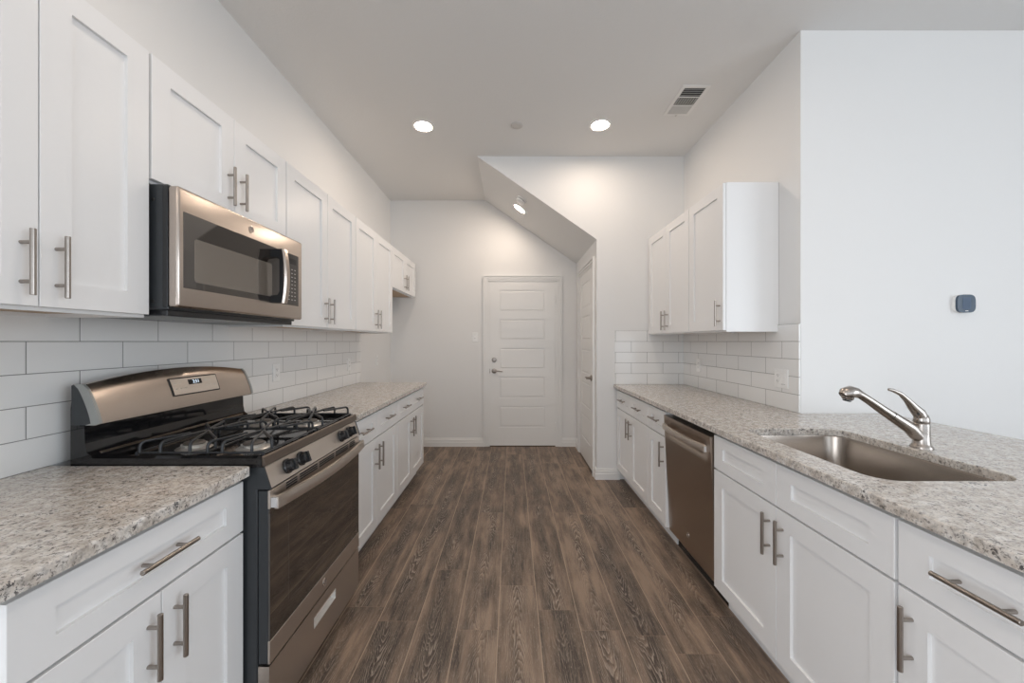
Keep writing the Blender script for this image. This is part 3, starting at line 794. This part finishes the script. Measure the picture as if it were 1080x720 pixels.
sc0 = MB(); sc0.grid([[(guard_x(z)+0.0045, y, z) for z in (1.140, 1.150, 1.161)] for y in (1.668, 1.738)])
scr = sc0.build('clock_window', 'black', disp)
a_, b_ = Vector((guard_x(1.141), 0, 1.141)), Vector((guard_x(1.160), 0, 1.160)); upv = (b_-a_).normalized()
text_mesh('clock_digits', '2:51', 0.021, 'digits', disp, frame_mtx(((a_.x+b_.x)/2+0.0058, 1.706, 1.1505), (0, 1, 0), upv))
for bank in (((1.602, 1.150), (1.624, 1.150), (1.602, 1.128), (1.624, 1.128), (1.646, 1.128)), ((1.760, 1.150), (1.782, 1.150), (1.760, 1.128), (1.782, 1.128), (1.804, 1.128))):
    kp = MB()
    for (y, z) in bank: kp.box(guard_x(z)+0.0025, guard_x(z)+0.004, y-0.005, y+0.005, z-0.0014, z+0.0014)
    kp.build('keypad_marks', 'print', disp)
# burners
BX = (-1.197, -0.974); BYY = (1.458, 1.862)
for bx_ in BX:
    for by_ in BYY:
        b = MB().lathe((bx_, by_, 0.926), (0, 0, 1), [(0.058, 0), (0.052, 0.004), (0.036, 0.006), (0.036, 0.008), (0.040, 0.015)], 32)
        for k in range(24):
            a = 2*PI*k/24; cxx, cyy = bx_+0.0385*math.cos(a), by_+0.0385*math.sin(a)
            b.cyl((cxx, cyy, 0.936), (cxx, cyy, 0.942), 0.0022, 6)
        br = b.build('burner', 'burner_metal', rng, 35)
        MB().lathe((bx_, by_, 0.941), (0, 0, 1), [(0.034, 0), (0.0345, 0.004), (0.031, 0.008), (0.022, 0.0095)], 32).build('burner_cap', 'burner_cap', br, 40)
# grates
def rod(mb, pts, r=0.0055): mb.tube(pts, r, 8)
for (g0, g1) in ((1.313, 1.664), (1.682, 2.022)):
    g = MB(); zf = 0.948; zt = 0.984; gm = (g0+g1)/2
    X0, X1 = -1.275, -0.846; XM = -1.045
    for a, b in (((X0, g0), (X1, g0)), ((X0, g1), (X1, g1)), ((X0, g0), (X0, g1)), ((X1, g0), (X1, g1)), ((XM, g0), (XM, g1))):
        rod(g, [(*a, zf), (*b, zf)], 0.0038)
    for x in (X0, X1):
        for y in (g0+0.002, g1-0.002): g.cyl((x, y, 0.9262), (x, y, zf), 0.005, 8)
    def finger(fx0, fy0, tx, ty):
        d = Vector((tx-fx0, ty-fy0)); d.normalize()
        pts = [(fx0, fy0, zf), (fx0, fy0, zt-0.018)]
        for k in range(1, 6):
            a = k/5*PI/2; pts.append((fx0+d.x*0.016*(1-math.cos(a)), fy0+d.y*0.016*(1-math.cos(a)), zt-0.018+0.018*math.sin(a)))
        pts.append((tx, ty, zt+0.001)); rod(g, pts, 0.0050)
    for cx_, xl, xr in ((-1.165, X0, XM), (-0.955, XM, X1)):
        for sg in (1, -1):
            ye = gm-sg*(g1-g0)/2; ty = gm-sg*0.012
            lo = xl if sg == 1 else xr; hi = xr if sg == 1 else xl
            finger(lo+sg*0.012, ye, cx_-sg*0.030, gm-sg*0.050)
            finger(cx_-sg*0.028, ye, cx_-sg*0.004, ty)
            finger(cx_+sg*0.072, ye, cx_+sg*0.010, ty)
            finger(hi, gm-sg*0.125, cx_+sg*0.016, gm-sg*0.022)
    g.build('grate', 'iron', rng, 50)

# ------------------------------------------------------------------ microwave
MY0, MY1 = 1.289, 2.050
mw = thing('microwave', 'stainless over-the-range microwave hung under the short upper cabinet', 'microwave', (-1.33, (MY0+MY1)/2, 1.41))
b = MB().box(-1.533, -1.150, MY0+0.004, MY1-0.004, 1.432, 1.852, 0.003)
b.build('body', 'side_panel', mw)
MB().box(-1.52, -1.16, MY0+0.012, MY1-0.012, 1.412, 1.4325, 0.002).build('vent_base', 'black_plastic', mw)
for ys_, dr in ((MY0+0.06, 1), (MY1-0.06, -1)):
    vs = MB(); vs.box(-1.47, -1.19, ys_-dr*0.006, ys_+dr*0.166, 1.4112, 1.4122)
    for k in range(15): vs.box(-1.46, -1.20, ys_+dr*k*0.011, ys_+dr*(k*0.011+0.004), 1.4100, 1.4115)
    vs.build('vent_grille', 'cap_grey', mw)
MB().box(-1.168, -1.150, MY0+0.002, MY1-0.002, 1.440, 1.848, 0.002).build('door_back', 'black_plastic', mw)
dm = MB().box(-1.149, -1.112, MY0, MY1, 1.440, 1.846, 0.009, 3).build('door', 'steel', mw, 35)
MB().box(-1.113, -1.1105, 1.309, 2.012, 1.507, 1.765, 0.0008).build('door_glass', 'mw_glass', dm)
wn = MB(); wn.prism(rounded_rect(1.352, 1.790, 1.532, 1.684, 0.012, 6), lambda a, b, d: (d, a, b), -1.1108, -1.1100)
wn.build('viewing_window', 'mw_window', dm)
# control strip on the right of the glass
kp = MB()
for r in range(9):
    for c in range(3): kp.box(-1.1106, -1.1098, 1.925+c*0.027-0.006, 1.925+c*0.027+0.006, 1.535+r*0.019-0.0016, 1.535+r*0.019+0.0016)
kp.build('keypad_marks', 'print', dm)
MB().box(-1.1106, -1.1098, 1.915, 1.99, 1.716, 1.742).build('clock_window', 'black', dm)
# bow handle
hd = MB(); pr = []
for i in range(25):
    s = i/24; z = 1.502+0.250*s; xo = -1.043-0.012*(2*s-1)**2
    pr.append([(xo-0.012, 1.782, z), (xo-0.004, 1.780, z), (xo+0.003, 1.787, z), (xo+0.003, 1.812, z), (xo-0.004, 1.820, z), (xo-0.012, 1.817, z)])
R = [[hd.bm.verts.new(p) for p in row] for row in pr]
for A, B in zip(R, R[1:]):
    for k in range(6): hd.bm.faces.new((A[k], A[(k+1) % 6], B[(k+1) % 6], B[k]))
hd.bm.faces.new(R[0]); hd.bm.faces.new(R[-1][::-1])
hn = hd.build('handle', 'steel', dm, 40)
inner = MB()
prf = [(-1.1105, 1.503), (-1.062, 1.503), (-1.054, 1.535)]+[(-1.054-0.0*k, 1.54+k*0.035) for k in range(6)]+[(-1.062, 1.751), (-1.1105, 1.751), (-1.1105, 1.716), (-1.078, 1.712), (-1.070, 1.70), (-1.070, 1.555), (-1.078, 1.540), (-1.1105, 1.536)]
inner.prism(prf, lambda a, b, d: (a, d, b), 1.779, 1.819)
inner.build('handle_mount', 'black_plastic', hn)
emblem((-1.1118, 1.650, 1.802), (0, 1, 0), (0, 0, 1), 0.0145, dm, (1, 0, 0))
for z in (1.80, 1.46):
    sc1 = MB().lathe((-1.20, MY0+0.004, z), (0, -1, 0), [(0.006, 0), (0.006, 0.0015), (0.004, 0.0022)], 12)
    sc1.build('screw', 'slot', mw)

# ------------------------------------------------------------------ dishwasher
DY0, DY1 = 1.934, 2.520
dwr = thing('dishwasher', 'stainless dishwasher between the white base cabinets on the right', 'dishwasher', (1.32, (DY0+DY1)/2, 0))
MB().box(1.05, 1.62, DY0, DY1, 0.10, 0.872).build('tub', 'black_plastic', dwr)
MB().box(1.085, 1.60, DY0, DY1, 0.0, 0.10).build('toe_panel', 'black_plastic', dwr)
dd = MB(); nz, ny = 36, 30; zb_, zt_ = 0.104, 0.848
def dwx(y, z):
    s = (z-zb_)/(zt_-zb_); x = 1.026-0.037*s
    v = (y-(DY0+0.03))/((DY1-0.03)-(DY0+0.03))
    if 0 < v < 1 and 0.725 < z < 0.822:
        q = (z-0.725)/(0.822-0.725)
        x += 0.026*min(1, min(v, 1-v)*7)**0.7*math.sin(q*PI)**0.8
    return x
zl = [zb_+(zt_-zb_)*k/56 for k in range(57)]
yl = [DY0+(DY1-DY0)*k/ny for k in range(ny+1)]
V = dd.grid([[(dwx(y, z), y, z) for z in zl] for y in yl])
Wb = [[dd.bm.verts.new((1.052, y, z)) for z in (zl[0], zl[-1])] for y in yl]
for j in range(ny):
    dd.bm.faces.new((V[j][0], V[j+1][0], Wb[j+1][0], Wb[j][0])); dd.bm.faces.new((V[j][-1], Wb[j][1], Wb[j+1][1], V[j+1][-1]))
dd.bm.faces.new([V[0][k] for k in range(57)]+[Wb[0][1], Wb[0][0]]); dd.bm.faces.new([V[-1][k] for k in range(56, -1, -1)]+[Wb[-1][0], Wb[-1][1]])
ddo = dd.build('door', 'steel_dark', dwr, 40)
hb = MB(); pr = []
for i in range(25):
    s = i/24; y = DY0+0.022+(DY1-DY0-0.044)*s; xo = 0.972-0.022*(1-(2*s-1)**2)
    pr.append([(xo+0.010, y, 0.762), (xo, y, 0.764), (xo-0.003, y, 0.781), (xo, y, 0.798), (xo+0.010, y, 0.800)])
R = [[hb.bm.verts.new(p) for p in row] for row in pr]
for A, B in zip(R, R[1:]):
    for k in range(5): hb.bm.faces.new((A[k], A[(k+1) % 5], B[(k+1) % 5], B[k]))
hb.bm.faces.new(R[0]); hb.bm.faces.new(R[-1][::-1])
hn = hb.build('handle', 'steel_soft', ddo, 30)
for y in (DY0+0.021, DY1-0.043): MB().box(0.971, 0.996, y, y+0.022, 0.765, 0.797, 0.002).build('handle_mount', 'chrome', hn)
emblem((dwx(2.24, 0.205)-0.0005, 2.24, 0.205), (0, -1, 0), (0, 0, 1), 0.014, ddo, (-1, 0, -0.05))

# ------------------------------------------------------------------ wall plates
def outlet(loc, n, gangs, label, kinds, cat='outlet'):
    """n: '+x','-x','-y' facing; gangs laid along the wall; kinds per gang: 'outlet' or 'switch'/'toggle'"""
    root = thing('wall_switch' if kinds == ['toggle'] else 'wall_outlet', label, cat, loc)
    W = 0.072+0.046*(gangs-1); Hh = 0.116
    def bx(mb, u0, u1, z0, z1, d0, d1, bev=0):
        x, y, z = loc
        if n == '+x': mb.box(x+d0, x+d1, y+u0, y+u1, z+z0, z+z1, bev)
        elif n == '-x': mb.box(x-d0, x-d1, y-u1, y-u0, z+z0, z+z1, bev)
        else: mb.box(x+u0, x+u1, y-d0, y-d1, z+z0, z+z1, bev)
    m = MB(); bx(m, -W/2, W/2, -Hh/2, Hh/2, 0, 0.006, 0.002); m.build('cover_plate', 'plate', root)
    for i, k in enumerate(kinds):
        c = (i-(gangs-1)/2)*0.046
        m = MB()
        if k == 'toggle':
            bx(m, c-0.004, c+0.004, -0.010, 0.012, 0.006, 0.016, 0.001); m.build('toggle', 'plate', root)
            m = MB(); bx(m, c-0.0055, c+0.0055, -0.0135, -0.0105, 0.006, 0.0068); m.build('toggle_slot', 'slot', root)
        else:
            bx(m, c-0.0165, c+0.0165, -0.0335, 0.0335, 0.006, 0.0085, 0.001)
            r = m.build('rocker' if k == 'switch' else 'receptacle', 'plate', root)
            if k == 'outlet':
                for z in (-0.018, 0.018):
                    m = MB()
                    bx(m, c-0.0075, c-0.0055, z-0.002, z+0.007, 0.0085, 0.0089); bx(m, c+0.0055, c+0.0075, z-0.002, z+0.007, 0.0085, 0.0089)
                    bx(m, c-0.002, c+0.002, z-0.009, z-0.005, 0.0085, 0.0089)
                    m.build('socket_slots', 'slot', r)
            else:
                m = MB(); bx(m, c-0.0165, c+0.0165, -0.0345, -0.0335, 0.006, 0.0087); m.build('rocker_gap', 'slot', r)
    return root
outlet((WL+0.008, 2.503, 1.125), '+x', 1, 'white outlet on the left tile backsplash nearest the range', ['outlet'])
outlet((WL+0.008, 3.62, 1.112), '+x', 1, 'white outlet near the far end of the left tile backsplash', ['outlet'])
outlet((WL, 4.39, 1.115), '+x', 1, 'white outlet on bare left wall in the fridge space', ['outlet'])
outlet((KX-0.008, 2.362, 1.10), '-x', 2, 'double white plate with outlet and rocker switch at the near end of the right tiles', ['switch', 'outlet'][::-1])
outlet((KX-0.008, 3.41, 1.116), '-x', 1, 'single white outlet far back on the right wall tiles', ['outlet'])
outlet((-0.468, BY, 1.378), '-y', 1, 'white light switch on the back wall left of the door', ['toggle'], 'switch')

# ------------------------------------------------------------------ thermostat
tx, tz, ty = 2.577, 1.540, KY
root = thing('thermostat', 'dark blue-grey rounded thermostat on the white wall at far right', 'thermostat', (tx, ty, tz-0.055))
sqr = lambda r, e: [((abs(math.cos(a))**e)*math.copysign(r, math.cos(a)), (abs(math.sin(a))**e)*math.copysign(r, math.sin(a))) for a in [2*PI*k/48 for k in range(48)]]
MB().prism(sqr(0.052, 0.55), lambda a, b, d: (tx+a, d, tz+b), ty, ty-0.014).build('mounting_base', 'plate', root, 40)
MB().prism(sqr(0.0515, 0.55), lambda a, b, d: (tx+a, d, tz+b), ty-0.014, ty-0.026).build('case', 'slate', root, 40)
MB().box(tx-0.024, tx+0.024, ty-0.0268, ty-0.026, tz-0.032, tz+0.036).build('screen', 'slate_screen', root)
MB().box(tx-0.008, tx+0.008, ty-0.0268, ty-0.026, tz-0.043, tz-0.040).build('maker_mark', 'plate', root)

# ------------------------------------------------------------------ ceiling things
def downlight(loc, n, label, group):
    c = Vector(loc); root = thing('recessed_light', label, 'ceiling light', loc, group)
    n = Vector(n).normalized()
    mb = MB(); prof = [(0.095, 0.0), (0.094, 0.004), (0.078, 0.007), (0.070, 0.003), (0.068, 0.0005)]
    t = Vector((0, 0, 1)) if abs(n.z) < 0.9 else Vector((1, 0, 0)); u = n.cross(t).normalized(); v = n.cross(u)
    rg = [[mb.bm.verts.new(c+n*h+(u*math.cos(2*PI*i/36)+v*math.sin(2*PI*i/36))*r) for i in range(36)] for r, h in prof]
    for A, B in zip(rg, rg[1:]):
        for i in range(36): mb.bm.faces.new((A[i], A[(i+1) % 36], B[(i+1) % 36], B[i]))
    mb.build('trim_ring', 'trim', root, 40)
    MB().lathe(c, n, [(0.066, 0.0008), (0.060, 0.002), (0.030, 0.0024)], 32).build('lens', 'lamp' if loc[1] > 2 else 'lamp_near', root, 40)
    return root
downlight((-0.734, 3.203, CEIL), (0, 0, -1), 'round recessed ceiling light on the left, above the upper cabinets', None)
downlight((0.727, 3.189, CEIL), (0, 0, -1), 'round recessed ceiling light on the right, beside the air vent', None)
for x, y in ((-0.734, 1.10), (0.727, 1.10), (-0.734, -1.1), (0.727, -1.1)):
    downlight((x, y, CEIL), (0, 0, -1), 'round recessed ceiling light over the near part of the room, outside the view', 'recessed lights above the camera')
sn = Vector((-0.695, 0, -1)).normalized()
def soff(x, y): return (x, y, 2.8745-0.6948*x)
downlight(soff(0.085, 4.345), sn, 'round recessed light set in the sloped stair soffit', None)
p = Vector(soff(0.103, 4.02)); root = thing('smoke_detector', 'small round white smoke detector on the sloped soffit', 'smoke detector', p)
MB().lathe(p, sn, [(0.058, 0), (0.058, 0.010), (0.050, 0.014)], 30).build('mounting_base', 'plate', root, 35)
MB().lathe(p, sn, [(0.044, 0.014), (0.044, 0.020)], 30).build('sensor_slot', 'slot', root)
MB().lathe(p, sn, [(0.052, 0.020), (0.050, 0.034), (0.036, 0.044), (0.012, 0.046)], 30).build('cover', 'plate', root, 35)
p = Vector((0.040, 3.19, CEIL))
o = MB().lathe(p, (0, 0, -1), [(0.050, 0), (0.050, 0.004), (0.046, 0.007), (0.020, 0.0075)], 30).build('sprinkler_cover', 'grey_disc', None, 40)
set_origin(o, p); tag(o, 'flat grey round cover plate between the two ceiling lights', 'sprinkler cover')
# supply vent with three louvre banks
vx0, vx1, vy0, vy1 = 1.187, 1.388, 2.687, 3.045
root = thing('air_vent', 'white rectangular air supply vent in the ceiling at right', 'vent', ((vx0+vx1)/2, (vy0+vy1)/2, CEIL))
zc = CEIL
f = MB()
f.box(vx0, vx0+0.026, vy0, vy1, zc-0.006, zc, 0.0015); f.box(vx1-0.026, vx1, vy0, vy1, zc-0.006, zc, 0.0015)
f.box(vx0+0.024, vx1-0.024, vy0, vy0+0.028, zc-0.006, zc, 0.0015); f.box(vx0+0.024, vx1-0.024, vy1-0.024, vy1, zc-0.006, zc, 0.0015)
ya, yb = vy0+0.028, vy1-0.024; L3 = (yb-ya)/3
for k in (1, 2): f.box(vx0+0.024, vx1-0.024, ya+k*L3-0.005, ya+k*L3+0.005, zc-0.005, zc, 0.001)
f.build('vent_frame', 'trim', root)
MB().box(vx0+0.02, vx1-0.02, vy0+0.02, vy1-0.02, zc-0.0012, zc-0.0002).build('duct', 'duct', root)
l = MB()
def blade(y0, y1, x0, x1, tilt, alongx):
    if alongx: l.prism([(y0, zc-0.001), (y0+0.002, zc-0.001), (y0+0.002+tilt, zc-0.0075), (y0+tilt, zc-0.0075)], lambda a, b, d: (d, a, b), x0, x1)
    else: l.prism([(x0, zc-0.001), (x0+0.002, zc-0.001), (x0+0.002+tilt, zc-0.0075), (x0+tilt, zc-0.0075)], lambda a, b, d: (a, d, b), y0, y1)
for k in range(4): blade(ya+0.014+k*(L3-0.016)/4, 0, vx0+0.026, vx1-0.026, -0.004, True)
for k in range(8): blade(ya+L3+0.005, ya+2*L3-0.005, vx0+0.034+k*(vx1-vx0-0.056)/8, 0, 0.003, False)
for k in range(9): blade(ya+2*L3+0.006+k*(L3-0.012)/9, 0, vx0+0.026, vx1-0.026, 0.0105, True)
l.build('louvre_blades', 'blade', root)
MB().box((vx0+vx1)/2-0.002, (vx0+vx1)/2+0.002, vy1-0.012, vy1+0.004, zc-0.012, zc-0.005).build('damper_lever', 'grey_disc', root)
